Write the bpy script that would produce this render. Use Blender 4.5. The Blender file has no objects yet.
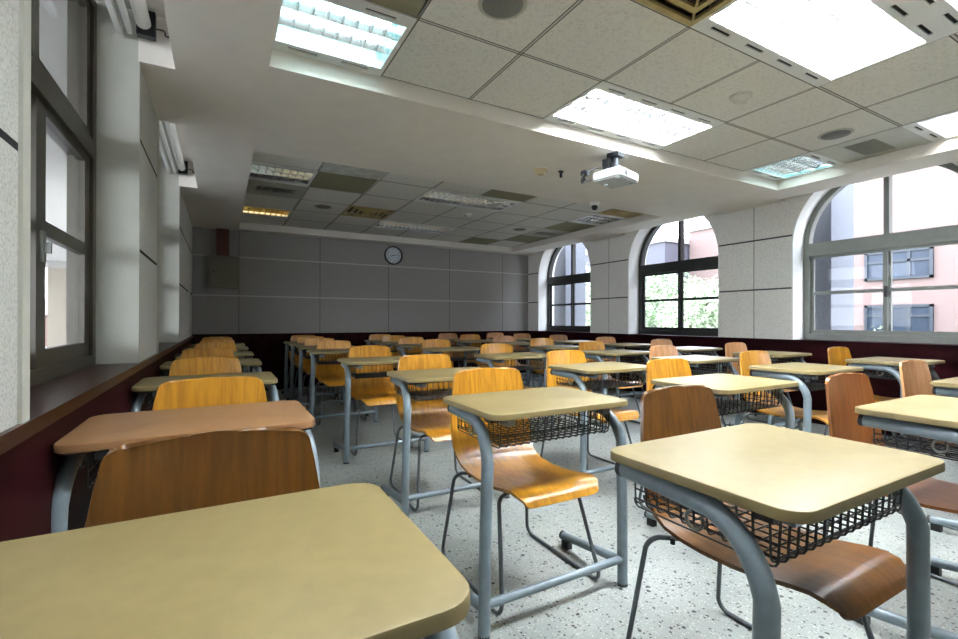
import bpy, bmesh, math, random
from mathutils import Vector, Matrix
random.seed(7)
S = bpy.context.scene
C = S.collection
PI = math.pi

# ------------------------------------------------------------------ room numbers (metres, camera foot at the origin)
XL, XR, YB, YF = -0.386, 5.543, 7.90, -2.6
ZS, ZT = 2.44, 2.541                      # plaster soffit, tile level in the recesses
RX0, RX1 = 0.2156, 5.0156                 # recess in X, eight tiles
NY0, NY1 = -0.3112, 2.6888                # near recess in Y, five tiles
FY0, FY1 = 4.0957, 7.6957                 # far recess, six tiles
SILL_L, SILL_R = 0.867, 0.884
WR, WSPR = 0.76, 1.945                    # half width and springing height of the arched windows
WC = [6.79, 4.44, 2.06, -0.31]            # centres of the arched windows; the last is unseen, added for its light
LWIN = [(1.39, 2.972), (3.79, 5.54)]      # openings of the left wall

# ------------------------------------------------------------------ node helpers
def new_mat(name):
    m = bpy.data.materials.new(name); m.use_nodes = True
    nt = m.node_tree
    return m, nt, nt.nodes['Principled BSDF']

def N(nt, typ, **kw):
    n = nt.nodes.new(typ)
    for k, v in kw.items():
        if k.startswith('i_'):
            n.inputs[int(k[2:]) if k[2:].isdigit() else k[2:].replace('_', ' ')].default_value = v
        else:
            setattr(n, k, v)
    return n

def math_(nt, op, a, b=None, c=None):
    n = nt.nodes.new('ShaderNodeMath'); n.operation = op
    for i, v in enumerate((a, b, c)):
        if v is None: continue
        if hasattr(v, 'is_output') or isinstance(v, bpy.types.NodeSocket): nt.links.new(v, n.inputs[i])
        else: n.inputs[i].default_value = v
    return n.outputs[0]

def mix(nt, fac, a, b, mode='MIX'):
    n = nt.nodes.new('ShaderNodeMix'); n.data_type = 'RGBA'; n.blend_type = mode
    for i, v in ((0, fac), (6, a), (7, b)):
        if isinstance(v, bpy.types.NodeSocket): nt.links.new(v, n.inputs[i])
        elif isinstance(v, (int, float)): n.inputs[i].default_value = v
        else: n.inputs[i].default_value = (*v, 1)
    return n.outputs[2]

def ramp(nt, src, stops):
    n = nt.nodes.new('ShaderNodeValToRGB')
    el = n.color_ramp.elements
    while len(el) < len(stops): el.new(0.5)
    for e, (p, c) in zip(el, stops):
        e.position = p; e.color = (*c, 1) if len(c) == 3 else c
    nt.links.new(src, n.inputs[0])
    return n.outputs[0]

def coords(nt, scale=(1, 1, 1)):
    tc = nt.nodes.new('ShaderNodeTexCoord'); mp = nt.nodes.new('ShaderNodeMapping')
    mp.inputs['Scale'].default_value = scale
    nt.links.new(tc.outputs['Object'], mp.inputs[0])
    return mp.outputs[0]

def noise(nt, vec, scale, detail=3, rough=.5, dist=0):
    n = N(nt, 'ShaderNodeTexNoise'); nt.links.new(vec, n.inputs['Vector'])
    n.inputs['Scale'].default_value = scale; n.inputs['Detail'].default_value = detail
    n.inputs['Roughness'].default_value = rough; n.inputs['Distortion'].default_value = dist
    return n.outputs['Fac']

def bump(nt, bsdf, h, strength, dist=.002):
    b = N(nt, 'ShaderNodeBump'); b.inputs['Strength'].default_value = strength
    b.inputs['Distance'].default_value = dist
    nt.links.new(h, b.inputs['Height']); nt.links.new(b.outputs[0], bsdf.inputs['Normal'])

def plain(name, col, rough=.5, metal=0, spec=.5, var=.06, vs=30):
    m, nt, b = new_mat(name)
    v = coords(nt); f = noise(nt, v, vs, 3)
    dark = tuple(c * (1 - var) for c in col); lite = tuple(min(1, c * (1 + var)) for c in col)
    nt.links.new(ramp(nt, f, [(.3, dark), (.7, lite)]), b.inputs['Base Color'])
    b.inputs['Roughness'].default_value = rough; b.inputs['Metallic'].default_value = metal
    b.inputs['Specular IOR Level'].default_value = spec
    return m

def emit(name, col, strength):
    m, nt, b = new_mat(name)
    b.inputs['Base Color'].default_value = (*col, 1)
    b.inputs['Emission Color'].default_value = (*col, 1); b.inputs['Emission Strength'].default_value = strength
    return m

def wood(name, c1, c2, rough=.35, grain=(1.2, 14, 14), sc=2.2, wav=.5, spec=.5, axis_noise=9.0):
    """flat-sawn grain stretched along local X"""
    m, nt, b = new_mat(name)
    v = coords(nt, grain)
    oi = nt.nodes.new('ShaderNodeObjectInfo')
    off = nt.nodes.new('ShaderNodeVectorMath'); off.operation = 'ADD'
    sc3 = nt.nodes.new('ShaderNodeVectorMath'); sc3.operation = 'SCALE'
    cmb = nt.nodes.new('ShaderNodeCombineXYZ')
    for i in range(3): nt.links.new(oi.outputs['Random'], cmb.inputs[i])
    nt.links.new(cmb.outputs[0], sc3.inputs[0]); sc3.inputs['Scale'].default_value = 31.0
    nt.links.new(v, off.inputs[0]); nt.links.new(sc3.outputs[0], off.inputs[1])
    f = noise(nt, off.outputs[0], sc, 5, .55, wav)
    g = noise(nt, off.outputs[0], sc * axis_noise, 2, .5)
    h = math_(nt, 'ADD', math_(nt, 'MULTIPLY', f, .75), math_(nt, 'MULTIPLY', g, .25))
    col = ramp(nt, h, [(.40, c1), (.60, c2)])
    # every piece a slightly different tone
    tone = math_(nt, 'ADD', math_(nt, 'MULTIPLY', oi.outputs['Random'], .16), .92)
    hs = nt.nodes.new('ShaderNodeHueSaturation'); nt.links.new(col, hs.inputs['Color']); nt.links.new(tone, hs.inputs['Value'])
    nt.links.new(hs.outputs[0], b.inputs['Base Color'])
    b.inputs['Roughness'].default_value = rough; b.inputs['Specular IOR Level'].default_value = spec
    bump(nt, b, g, .05, .001)
    return m

def line_mask(nt, coord, pos, half):
    d = math_(nt, 'ABSOLUTE', math_(nt, 'SUBTRACT', coord, pos))
    return math_(nt, 'LESS_THAN', d, half)

def panel_mat(name, axis, seams, hcol, base=(.42, .41, .39), dark=(.26, .255, .25)):
    """grainy board cladding with horizontal joints and thin upright seams"""
    m, nt, b = new_mat(name)
    v = coords(nt); sep = nt.nodes.new('ShaderNodeSeparateXYZ'); nt.links.new(v, sep.inputs[0])
    f = noise(nt, v, 120, 4, .7); g = noise(nt, v, 1.3, 3, .5); q = noise(nt, v, 34, 4, .75)
    col = ramp(nt, f, [(.36, dark), (.5, base), (.7, tuple(min(1, c * 1.12) for c in base))])
    col = mix(nt, math_(nt, 'MULTIPLY', ramp(nt, q, [(.55, (0, 0, 0)), (.72, (1, 1, 1))]), .42), col, tuple(c * .8 for c in dark))
    col = mix(nt, math_(nt, 'MULTIPLY', g, .25), col, (.33, .30, .25))
    a = sep.outputs[axis]; vm = None
    for s in seams:
        k = line_mask(nt, a, s, .004); vm = k if vm is None else math_(nt, 'MAXIMUM', vm, k)
    if vm is not None: col = mix(nt, vm, col, (.07, .065, .06))
    hm = math_(nt, 'MAXIMUM', line_mask(nt, sep.outputs[2], 1.459, .009), line_mask(nt, sep.outputs[2], 2.045, .009))
    col = mix(nt, hm, col, hcol)
    nt.links.new(col, b.inputs['Base Color']); b.inputs['Roughness'].default_value = .9
    b.inputs['Specular IOR Level'].default_value = .2
    bump(nt, b, f, .5, .003)
    return m

def terrazzo():
    m, nt, b = new_mat('terrazzo')
    v = coords(nt); n1 = noise(nt, v, 3, 3)
    base = ramp(nt, n1, [(.3, (.28, .305, .29)), (.7, (.36, .385, .365))])
    def chips(scale, thr, seed):
        vo = N(nt, 'ShaderNodeTexVoronoi'); vo.feature = 'F1'
        mp = nt.nodes.new('ShaderNodeMapping'); mp.inputs['Location'].default_value = (seed, seed * 2, 0)
        nt.links.new(v, mp.inputs[0])
        d = nt.nodes.new('ShaderNodeVectorMath'); d.operation = 'ADD'
        nn = N(nt, 'ShaderNodeTexNoise'); nt.links.new(mp.outputs[0], nn.inputs['Vector']); nn.inputs['Scale'].default_value = scale * 1.6
        sc = nt.nodes.new('ShaderNodeVectorMath'); sc.operation = 'SCALE'; sc.inputs['Scale'].default_value = .5 / scale
        nt.links.new(nn.outputs['Color'], sc.inputs[0]); nt.links.new(mp.outputs[0], d.inputs[0]); nt.links.new(sc.outputs[0], d.inputs[1])
        nt.links.new(d.outputs[0], vo.inputs['Vector']); vo.inputs['Scale'].default_value = scale
        rs = nt.nodes.new('ShaderNodeSeparateColor'); nt.links.new(vo.outputs['Color'], rs.inputs[0])
        small = math_(nt, 'LESS_THAN', vo.outputs['Distance'], math_(nt, 'MULTIPLY', rs.outputs[0], .42))
        keep = math_(nt, 'LESS_THAN', rs.outputs[1], thr)
        return math_(nt, 'MULTIPLY', small, keep)
    col = mix(nt, chips(120, .75, 3.1), base, (.54, .56, .53))
    col = mix(nt, chips(95, .45, 9.7), col, (.17, .17, .155))
    col = mix(nt, chips(72, .30, 1.3), col, (.05, .05, .05))
    col = mix(nt, chips(46, .20, 5.9), col, (.035, .035, .035))
    sep = nt.nodes.new('ShaderNodeSeparateXYZ'); nt.links.new(v, sep.inputs[0])
    for i, off in ((0, .3), (1, .55)):
        w = math_(nt, 'PINGPONG', math_(nt, 'ADD', sep.outputs[i], off), .6)
        col = mix(nt, math_(nt, 'MULTIPLY', math_(nt, 'LESS_THAN', w, .0022), .55), col, (.2, .2, .19))
    nt.links.new(col, b.inputs['Base Color'])
    b.inputs['Roughness'].default_value = .38; b.inputs['Specular IOR Level'].default_value = .4
    return m

def tile_mat():
    m, nt, b = new_mat('mineral_fibre_tile')
    v = coords(nt); sep = nt.nodes.new('ShaderNodeSeparateXYZ'); nt.links.new(v, sep.inputs[0])
    f = noise(nt, v, 60, 5, .8); col = ramp(nt, f, [(.36, (.54, .53, .48)), (.5, (.70, .69, .63))])
    x = math_(nt, 'SUBTRACT', sep.outputs[0], RX0); y = math_(nt, 'SUBTRACT', sep.outputs[1], NY0)
    y2 = math_(nt, 'SUBTRACT', sep.outputs[1], FY0)
    far = math_(nt, 'GREATER_THAN', sep.outputs[1], 3.4)
    yy = math_(nt, 'ADD', math_(nt, 'MULTIPLY', y2, far), math_(nt, 'MULTIPLY', y, math_(nt, 'SUBTRACT', 1, far)))
    k = None; bar = None
    for a in (x, yy):
        w = math_(nt, 'PINGPONG', a, .3)
        q = math_(nt, 'LESS_THAN', w, .0045); r_ = math_(nt, 'LESS_THAN', w, .011)
        k = q if k is None else math_(nt, 'MAXIMUM', k, q); bar = r_ if bar is None else math_(nt, 'MAXIMUM', bar, r_)
    # pingpong(.3) also marks half tiles: keep only whole ones
    def whole(a):
        w = math_(nt, 'PINGPONG', a, .6)
        return w
    k = None; bar = None
    for a in (x, yy):
        w = math_(nt, 'PINGPONG', a, .6)            # 0 at even joints, .6 at odd joints
        w = math_(nt, 'MINIMUM', w, math_(nt, 'SUBTRACT', .6, w))
        q = math_(nt, 'LESS_THAN', math_(nt, 'ABSOLUTE', math_(nt, 'SUBTRACT', w, .009)), .003)
        r_ = math_(nt, 'LESS_THAN', w, .009)
        k = q if k is None else math_(nt, 'MAXIMUM', k, q); bar = r_ if bar is None else math_(nt, 'MAXIMUM', bar, r_)
    col = mix(nt, bar, col, (.5, .49, .46)); col = mix(nt, k, col, (.10, .085, .07))
    nt.links.new(col, b.inputs['Base Color']); b.inputs['Roughness'].default_value = .95
    b.inputs['Specular IOR Level'].default_value = .1
    return m

def glass_mat(name, tint=(1, 1, 1), refl=.09):
    m = bpy.data.materials.new(name); m.use_nodes = True; nt = m.node_tree; nt.nodes.clear()
    o = nt.nodes.new('ShaderNodeOutputMaterial'); t = nt.nodes.new('ShaderNodeBsdfTransparent'); g = nt.nodes.new('ShaderNodeBsdfGlossy')
    t.inputs[0].default_value = (*tint, 1); g.inputs['Roughness'].default_value = .02
    mx = nt.nodes.new('ShaderNodeMixShader'); fr = nt.nodes.new('ShaderNodeFresnel'); ge = nt.nodes.new('ShaderNodeNewGeometry'); nt.links.new(math_(nt, 'SUBTRACT', 1.18, math_(nt, 'MULTIPLY', ge.outputs['Backfacing'], 1.18 - 1 / 1.18)), fr.inputs[0])
    nt.links.new(fr.outputs[0], mx.inputs[0]); nt.links.new(t.outputs[0], mx.inputs[1]); nt.links.new(g.outputs[0], mx.inputs[2])
    nt.links.new(mx.outputs[0], o.inputs[0])
    return m

def brick_mat(name, c1, c2, mortar):
    m, nt, b = new_mat(name)
    v = coords(nt); rot = nt.nodes.new('ShaderNodeVectorRotate'); rot.rotation_type = 'EULER_XYZ'
    rot.inputs['Rotation'].default_value = (PI / 2, 0, PI / 2); nt.links.new(v, rot.inputs[0])
    br = N(nt, 'ShaderNodeTexBrick'); nt.links.new(rot.outputs[0], br.inputs[0])
    br.inputs['Color1'].default_value = (*c1, 1); br.inputs['Color2'].default_value = (*c2, 1); br.inputs['Mortar'].default_value = (*mortar, 1)
    br.inputs['Scale'].default_value = 3.0; br.inputs['Mortar Size'].default_value = .015
    nt.links.new(br.outputs[0], b.inputs['Base Color']); b.inputs['Roughness'].default_value = .9
    return m

def leaf_mat(name, c1, c2):
    m, nt, b = new_mat(name)
    f = noise(nt, coords(nt), 9, 3)
    nt.links.new(ramp(nt, f, [(.35, c1), (.65, c2)]), b.inputs['Base Color']); b.inputs['Roughness'].default_value = .6
    return m

MAT = dict(
    plaster=plain('cream_plaster', (.74, .70, .63), .85, 0, .25, .03, 6),
    cream=plain('shaded_white_plaster', (.46, .465, .41), .8, 0, .3, .03, 8),  # the white plaster with shade put into its colour, left wall only
    white=plain('white_plaster', (.74, .74, .71), .8, 0, .3, .03, 8),
    maroon=wood('maroon_wainscot', (.009, .0012, .002), (.022, .0035, .005), .5, (8, 1, 3), 2, .3, .04),
    sillwood=wood('dark_sill_wood', (.014, .004, .003), (.028, .009, .007), .3, (9, .8, 9), 2, .3, .14),
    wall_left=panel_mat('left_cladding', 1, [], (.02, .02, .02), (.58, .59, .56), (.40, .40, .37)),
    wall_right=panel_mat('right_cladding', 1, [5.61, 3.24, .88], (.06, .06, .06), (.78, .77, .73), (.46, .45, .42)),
    wall_back=panel_mat('back_cladding', 0, [.22, 1.40, 2.56, 3.74, 4.92], (.50, .49, .47), (.31, .305, .295), (.20, .195, .19)),  # pale joint colour paints the light caught in the grooves
    tile=tile_mat(), terrazzo=terrazzo(),
    olive=plain('stained_tile', (.27, .26, .17), .9, 0, .1, .05, 20),
    pale=plain('pale_tile', (.48, .49, .44), .9, 0, .1, .18, 12),
    desk=wood('maple_laminate', (.44, .325, .130), (.56, .505, .285), .19, (.5, 11, 11), 2.6, .12, .5, 6),
    desk_peach=wood('peach_laminate', (.50, .27, .14), (.58, .34, .19), .2, (1.0, 18, 18), 2.0, .4, .5, 6),
    ply=wood('honey_plywood', (.36, .15, .009), (.54, .255, .022), .28, (14, 3, 1.6), 1.6, 1.6, .5, 5),
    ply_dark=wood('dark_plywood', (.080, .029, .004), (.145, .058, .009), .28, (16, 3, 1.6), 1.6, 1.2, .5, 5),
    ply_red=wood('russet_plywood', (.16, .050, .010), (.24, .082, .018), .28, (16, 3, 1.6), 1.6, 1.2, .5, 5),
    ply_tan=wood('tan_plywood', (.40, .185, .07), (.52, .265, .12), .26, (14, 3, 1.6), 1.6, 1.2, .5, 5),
    paint=plain('grey_blue_paint', (.185, .235, .265), .32, 0, .5, .08, 40),
    rod=plain('dark_grey_rod', (.10, .115, .125), .35, .3, .5, .1, 40),
    wire=plain('basket_wire', (.035, .038, .042), .35, .4, .5, .1, 40),
    black=plain('black_plastic', (.012, .012, .013), .5),
    screw=plain('dark_screw', (.03, .022, .015), .4, .6),
    bronze=plain('bronze_aluminium', (.055, .048, .034), .4, .3, .5, .1, 20),
    frame_shaded=plain('shaded_aluminium', (.030, .032, .030), .4, .3, .5, .1, 20),  # window frame colour darkened to carry shade
    alu=plain('silver_aluminium', (.19, .20, .18), .45, .4, .5, .06, 20),
    metal_white=plain('white_enamel', (.70, .71, .68), .45, 0, .5, .02, 20),
    reflector=plain('mirror_reflector', (.75, .76, .76), .16, .9, .5, .03, 9),
    louvre_metal=plain('louvre_aluminium', (.72, .74, .75), .22, .9, .5, .03, 9),
    tray_dim=plain('teal_reflection_tray', (.28, .46, .46), .30, .8, .5, .1, 9),  # mirrored teal tint painted into a darker tray colour
    tray_on=plain('tray_metal', (.78, .80, .81), .30, .85, .5, .05, 9),
    edge_shade=plain('shaded_edge_band', (.20, .155, .065), .45, 0, .4, .06, 30),  # desktop sides darkened in colour to carry their shade
    edge_shade_peach=plain('shaded_peach_edge_band', (.24, .125, .055), .45, 0, .4, .06, 30),  # same painted shade on the sides of the peach top
    amber_reflection=plain('amber_reflection', (.78, .48, .12), .2, .8, .5, .1, 9),  # warm reflection painted as a tint of the louvre metal
    tube_on=emit('lit_tube', (.93, .97, 1.0), 80.0),
    tube_dim=emit('cool_lit_tube', (.86, .97, 1.0), 11.5),
    tube_mid=emit('mid_lit_tube', (.93, .97, 1.0), 76.0),
    tube_off=plain('unlit_tube', (.7, .7, .68), .3),
    tube_warm=emit('warm_lit_tube', (1.0, .78, .40), 1.0),
    glass=glass_mat('window_glass'),
    grille=plain('speaker_grille', (.17, .17, .155), .6, .2, .4, .25, 300),
    vent=plain('vent_metal', (.43, .43, .36), .5, .2, .5, .06, 30),
    vent_dark=plain('vent_opening', (.02, .02, .018), .9),
    brass=plain('yellowed_diffuser', (.42, .33, .13), .5, .3, .5, .15, 12),
    brass_dark=plain('diffuser_recess', (.05, .035, .018), .8),
    ivory=plain('ivory_plastic', (.52, .43, .26), .5),
    detector=plain('detector_plastic', (.56, .54, .48), .5),
    proj=plain('projector_shell', (.46, .48, .47), .4),
    projgrey=plain('projector_grey', (.32, .37, .40), .45),
    steel=plain('dark_steel', (.022, .026, .03), .4, .6),
    clockface=plain('clock_face', (.52, .58, .62), .4),
    cabinet=plain('cabinet_enamel', (.17, .165, .125), .55, 0, .4, .05, 12),
    trunk=plain('rust_trunking', (.10, .035, .022), .6, 0, .4, .15, 10),
    granite=plain('grey_granite', (.11, .115, .13), .75, 0, .3, .30, 90),
    granite_brown=plain('brown_granite', (.22, .19, .15), .75, 0, .3, .25, 60),
    ext_white=plain('pale_render', (.26, .25, .235), .9, 0, .2, .04, 2),
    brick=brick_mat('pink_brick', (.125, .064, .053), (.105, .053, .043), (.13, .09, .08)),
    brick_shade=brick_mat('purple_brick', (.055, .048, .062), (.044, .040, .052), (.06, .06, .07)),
    ext_glass=plain('far_window_glass', (.020, .028, .042), .35, 0, .25, .3, 1.2),
    ext_frame=plain('far_window_frame', (.012, .017, .024), .5),
    ground=plain('paving', (.22, .21, .20), .9, 0, .2, .12, 3),
    leaf=leaf_mat('foliage', (.16, .24, .12), (.34, .42, .26)),
    leaf2=leaf_mat('pale_foliage', (.26, .34, .20), (.50, .56, .40)),
    bark=plain('bark', (.12, .09, .06), .9),
    roof=plain('roof_tiles', (.30, .20, .17), .8),
)

# ------------------------------------------------------------------ mesh helpers
def link(name, me, mat, parent=None, loc=None):
    o = bpy.data.objects.new(name, me); C.objects.link(o)
    for m in (mat if isinstance(mat, (list, tuple)) else [mat]): me.materials.append(MAT[m] if isinstance(m, str) else m)
    if parent is not None: o.parent = parent
    if loc: o.location = loc
    return o

def finish(name, bm, mat, parent=None, smooth=False, loc=None, weld=False):
    if weld: bmesh.ops.remove_doubles(bm, verts=bm.verts, dist=1e-5)
    bmesh.ops.recalc_face_normals(bm, faces=bm.faces)
    me = bpy.data.meshes.new(name); bm.to_mesh(me); bm.free()
    if smooth:
        for p in me.polygons: p.use_smooth = True
        if smooth != 'all': me.set_sharp_from_angle(angle=math.radians(38))
    return link(name, me, mat, parent, loc)

def box(bm, x0, x1, y0, y1, z0, z1, mi=0):
    vs = [bm.verts.new(p) for p in ((x0, y0, z0), (x1, y0, z0), (x1, y1, z0), (x0, y1, z0), (x0, y0, z1), (x1, y0, z1), (x1, y1, z1), (x0, y1, z1))]
    for f in ((0, 3, 2, 1), (4, 5, 6, 7), (0, 1, 5, 4), (1, 2, 6, 5), (2, 3, 7, 6), (3, 0, 4, 7)):
        bm.faces.new([vs[i] for i in f]).material_index = mi
    return vs

def B(name, dims, mat, parent=None, bevel=0.0):
    bm = bmesh.new(); box(bm, *dims)
    if bevel: bmesh.ops.bevel(bm, geom=bm.edges[:], offset=bevel, segments=2, affect='EDGES', profile=.7)
    return finish(name, bm, mat, parent, smooth=bool(bevel))

def fillet(pts, r, seg=6):
    """round the corners of an open polyline"""
    out = [Vector(pts[0])]
    for i in range(1, len(pts) - 1):
        a, b, c = Vector(pts[i - 1]), Vector(pts[i]), Vector(pts[i + 1])
        rr = r[i] if isinstance(r, (list, tuple)) else r
        u, v = (a - b), (c - b); lu, lv = u.length, v.length; u.normalize(); v.normalize()
        ang = u.angle(v)
        if rr <= 0 or ang > PI - .02: out.append(b); continue
        t = min(rr / math.tan(ang / 2), lu * .49, lv * .49)
        p0, p1 = b + u * t, b + v * t
        for k in range(seg + 1):
            s = k / seg
            out.append((1 - s) ** 2 * p0 + 2 * s * (1 - s) * (b * .62 + (p0 + p1) * .19) + s * s * p1)
    out.append(Vector(pts[-1]))
    return out

def sweep(bm, pts, r, sides=8, closed=False, cap=True, rz=None, mi=0):
    """tube of radius r along pts; rz stretches the section along Z"""
    pts = [Vector(p) for p in pts]; n = len(pts); rings = []
    nrm = None
    for i, p in enumerate(pts):
        if closed: d = pts[(i + 1) % n] - pts[i - 1]
        else: d = pts[min(i + 1, n - 1)] - pts[max(i - 1, 0)]
        d.normalize()
        if nrm is None:
            up = Vector((0, 0, 1)) if abs(d.z) < .9 else Vector((1, 0, 0))
            nrm = d.cross(up).normalized()
        else:
            nrm = (nrm - d * nrm.dot(d)).normalized()
        bn = d.cross(nrm)
        rings.append([bm.verts.new(p + (nrm * math.cos(2 * PI * k / sides) + bn * math.sin(2 * PI * k / sides)) * r) for k in range(sides)])
    m = n if closed else n - 1
    for i in range(m):
        a, b = rings[i], rings[(i + 1) % n]
        for k in range(sides):
            bm.faces.new((a[k], a[(k + 1) % sides], b[(k + 1) % sides], b[k])).material_index = mi
    if cap and not closed:
        bm.faces.new(list(reversed(rings[0]))).material_index = mi; bm.faces.new(rings[-1]).material_index = mi

def T(name, pts, r, mat, parent=None, sides=10, **kw):
    bm = bmesh.new(); sweep(bm, pts, r, sides, **kw)
    return finish(name, bm, mat, parent, smooth=True)

def disc(bm, c, r, h, axis='z', seg=24, r2=None, mi=0):
    r2 = r if r2 is None else r2
    c = Vector(c); A, Bv = [], []
    for k in range(seg):
        a = 2 * PI * k / seg; x, y = math.cos(a), math.sin(a)
        if axis == 'z': p, q = Vector((x * r, y * r, 0)), Vector((x * r2, y * r2, h))
        elif axis == 'y': p, q = Vector((x * r, 0, y * r)), Vector((x * r2, h, y * r2))
        else: p, q = Vector((0, x * r, y * r)), Vector((h, x * r2, y * r2))
        A.append(bm.verts.new(c + p)); Bv.append(bm.verts.new(c + q))
    for k in range(seg):
        bm.faces.new((A[k], A[(k + 1) % seg], Bv[(k + 1) % seg], Bv[k])).material_index = mi
    bm.faces.new(list(reversed(A))).material_index = mi; bm.faces.new(Bv).material_index = mi

def Dk(name, c, r, h, mat, parent=None, axis='z', seg=28, r2=None):
    bm = bmesh.new(); disc(bm, c, r, h, axis, seg, r2)
    return finish(name, bm, mat, parent, smooth=True)

def empty(name, loc=(0, 0, 0), rz=0):
    o = bpy.data.objects.new(name, None); C.objects.link(o); o.location = loc; o.rotation_euler[2] = rz
    o.empty_display_size = .1
    return o

def tag(o, label, cat, group=None):
    o['label'] = label; o['category'] = cat
    if group: o['group'] = group
    return o

def struct(o):
    o['kind'] = 'structure'; return o

def copy_tree(o, parent=None):
    c = o.copy(); C.objects.link(c)
    if parent is not None: c.parent = parent
    for ch in list(o.children): copy_tree(ch, c)
    return c

# ------------------------------------------------------------------ room shell
struct(B('floor', (XL - .02, XR + .02, YF, YB + .02, -.12, 0), 'terrazzo'))

def quad(bm, a, b, c, d, mi=0):
    f = bm.faces.new([bm.verts.new(p) for p in (a, b, c, d)]); f.material_index = mi

# right wall: solid piers and the arched heads, with plaster reveals
def right_wall():
    bm = bmesh.new(); X0, X1, top = XR, XR + .40, 2.86
    edges = [YF]
    for c in sorted(WC): edges += [c - WR, c + WR]
    edges.append(YB + .3)
    for i in range(0, len(edges), 2):
        y0, y1 = edges[i], edges[i + 1]
        box(bm, X0, X1, y0, y1, 0, top)
    for c in WC:
        box(bm, X0, X1, c - WR, c + WR, 0, SILL_R - .004)
        n = 28; prev = None
        for k in range(n + 1):
            a = PI * k / n; y, z = c + WR * math.cos(a), WSPR + WR * math.sin(a)
            if prev:
                py, pz = prev
                quad(bm, (X0, py, pz), (X0, y, z), (X0, y, top), (X0, py, top))
                quad(bm, (X1, py, pz), (X1, py, top), (X1, y, top), (X1, y, z))
            prev = (y, z)
        # top strip and smooth plaster lining of the opening
        quad(bm, (X0, c - WR, top), (X1, c - WR, top), (X1, c + WR, top), (X0, c + WR, top))
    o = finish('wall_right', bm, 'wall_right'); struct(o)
    for i, c in enumerate(WC):
        lb = bmesh.new(); pts = [(c + WR, SILL_R), (c + WR, WSPR)]
        n = 28
        pts += [(c + WR * math.cos(PI * k / n), WSPR + WR * math.sin(PI * k / n)) for k in range(1, n)]
        pts += [(c - WR, WSPR), (c - WR, SILL_R)]
        m = len(pts); t = .012
        def off(p, d):
            y, z = p
            if z <= WSPR: return (y - math.copysign(d, y - c), z)
            q = WR - d; a = math.atan2(z - WSPR, y - c); return (c + q * math.cos(a), WSPR + q * math.sin(a))
        for k in range(m - 1):
            a, b = pts[k], pts[k + 1]; ai, bi = off(a, t), off(b, t)
            quad(lb, (X0 - .002, *ai), (X1 - .02, *ai), (X1 - .02, *bi), (X0 - .002, *bi))
            quad(lb, (X0 - .002, *a), (X0 - .002, *ai), (X0 - .002, *bi), (X0 - .002, *b))
        lin = finish('trim_%d' % (i + 1), lb, 'white', smooth=True, weld=True); struct(lin)
right_wall()

# left wall: piers, parapets below the openings, lintels
def left_wall():
    bm = bmesh.new(); X0, X1, top = XL - .235, XL, 2.86
    ys = [YF, LWIN[0][0], LWIN[0][1], LWIN[1][0], LWIN[1][1], YB + .3]
    for a, b in ((0, 1), (2, 3), (4, 5)):
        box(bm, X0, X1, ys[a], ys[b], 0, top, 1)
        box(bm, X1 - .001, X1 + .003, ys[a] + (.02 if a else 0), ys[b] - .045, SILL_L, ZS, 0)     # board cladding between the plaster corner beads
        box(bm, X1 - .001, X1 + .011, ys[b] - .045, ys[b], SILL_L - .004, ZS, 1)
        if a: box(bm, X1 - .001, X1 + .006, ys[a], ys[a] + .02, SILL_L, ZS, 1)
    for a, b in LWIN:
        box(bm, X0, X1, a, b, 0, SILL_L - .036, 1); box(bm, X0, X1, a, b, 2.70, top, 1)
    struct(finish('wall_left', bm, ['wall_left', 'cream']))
left_wall()
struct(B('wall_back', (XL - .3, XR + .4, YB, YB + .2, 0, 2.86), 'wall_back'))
struct(B('wall_front', (XL - .3, XR + .4, YF - .2, YF, 0, 2.86), 'plaster'))

# wainscots and sills
bm = bmesh.new(); box(bm, XR - .022, XR, YF, YB, 0, SILL_R - .022); box(bm, XR - .032, XR + .004, YF, YB, SILL_R - .022, SILL_R)
for c in WC: box(bm, XR, XR + .30, c - WR + .002, c + WR - .002, SILL_R - .02, SILL_R)
struct(finish('trim_5', bm, 'maroon'))
bm = bmesh.new(); box(bm, XL, XR, YB - .022, YB, 0, SILL_R - .022); box(bm, XL, XR, YB - .032, YB, SILL_R - .022, SILL_R)
struct(finish('trim_6', bm, 'maroon'))
bm = bmesh.new(); box(bm, XL, XL + .004, YF, YB - .03, 0, SILL_L - .036)
struct(finish('trim_7', bm, 'maroon'))
bm = bmesh.new()
box(bm, XL, XL + .016, YF, YB - .03, SILL_L - .036, SILL_L)
for a, b in LWIN: box(bm, XL - .20, XL, a + .001, b - .001, SILL_L - .036, SILL_L)
struct(finish('trim_8', bm, 'sillwood'))

# ------------------------------------------------------------------ ceiling: plaster soffit with two tiled recesses and the blind pockets
holes = [(RX0, RX1, NY0, NY1, ZT), (RX0, RX1, FY0, FY1, ZT)]
POCK_L = [(XL, -.224, a, b, 2.70) for i, (a, b) in enumerate(LWIN)]
POCK_R = [(XR - .12, XR, c - WR - .07, c + WR + .07, 2.74) for c in WC]
holes += POCK_L + POCK_R
xs = sorted({XL, XR} | {h[0] for h in holes} | {h[1] for h in holes})
ys = sorted({YF, YB} | {h[2] for h in holes} | {h[3] for h in holes})
bm = bmesh.new()
for i in range(len(xs) - 1):
    for j in range(len(ys) - 1):
        cx, cy = (xs[i] + xs[i + 1]) / 2, (ys[j] + ys[j + 1]) / 2
        if any(h[0] < cx < h[1] and h[2] < cy < h[3] for h in holes): continue
        quad(bm, (xs[i], ys[j], ZS), (xs[i], ys[j + 1], ZS), (xs[i + 1], ys[j + 1], ZS), (xs[i + 1], ys[j], ZS))
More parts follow.
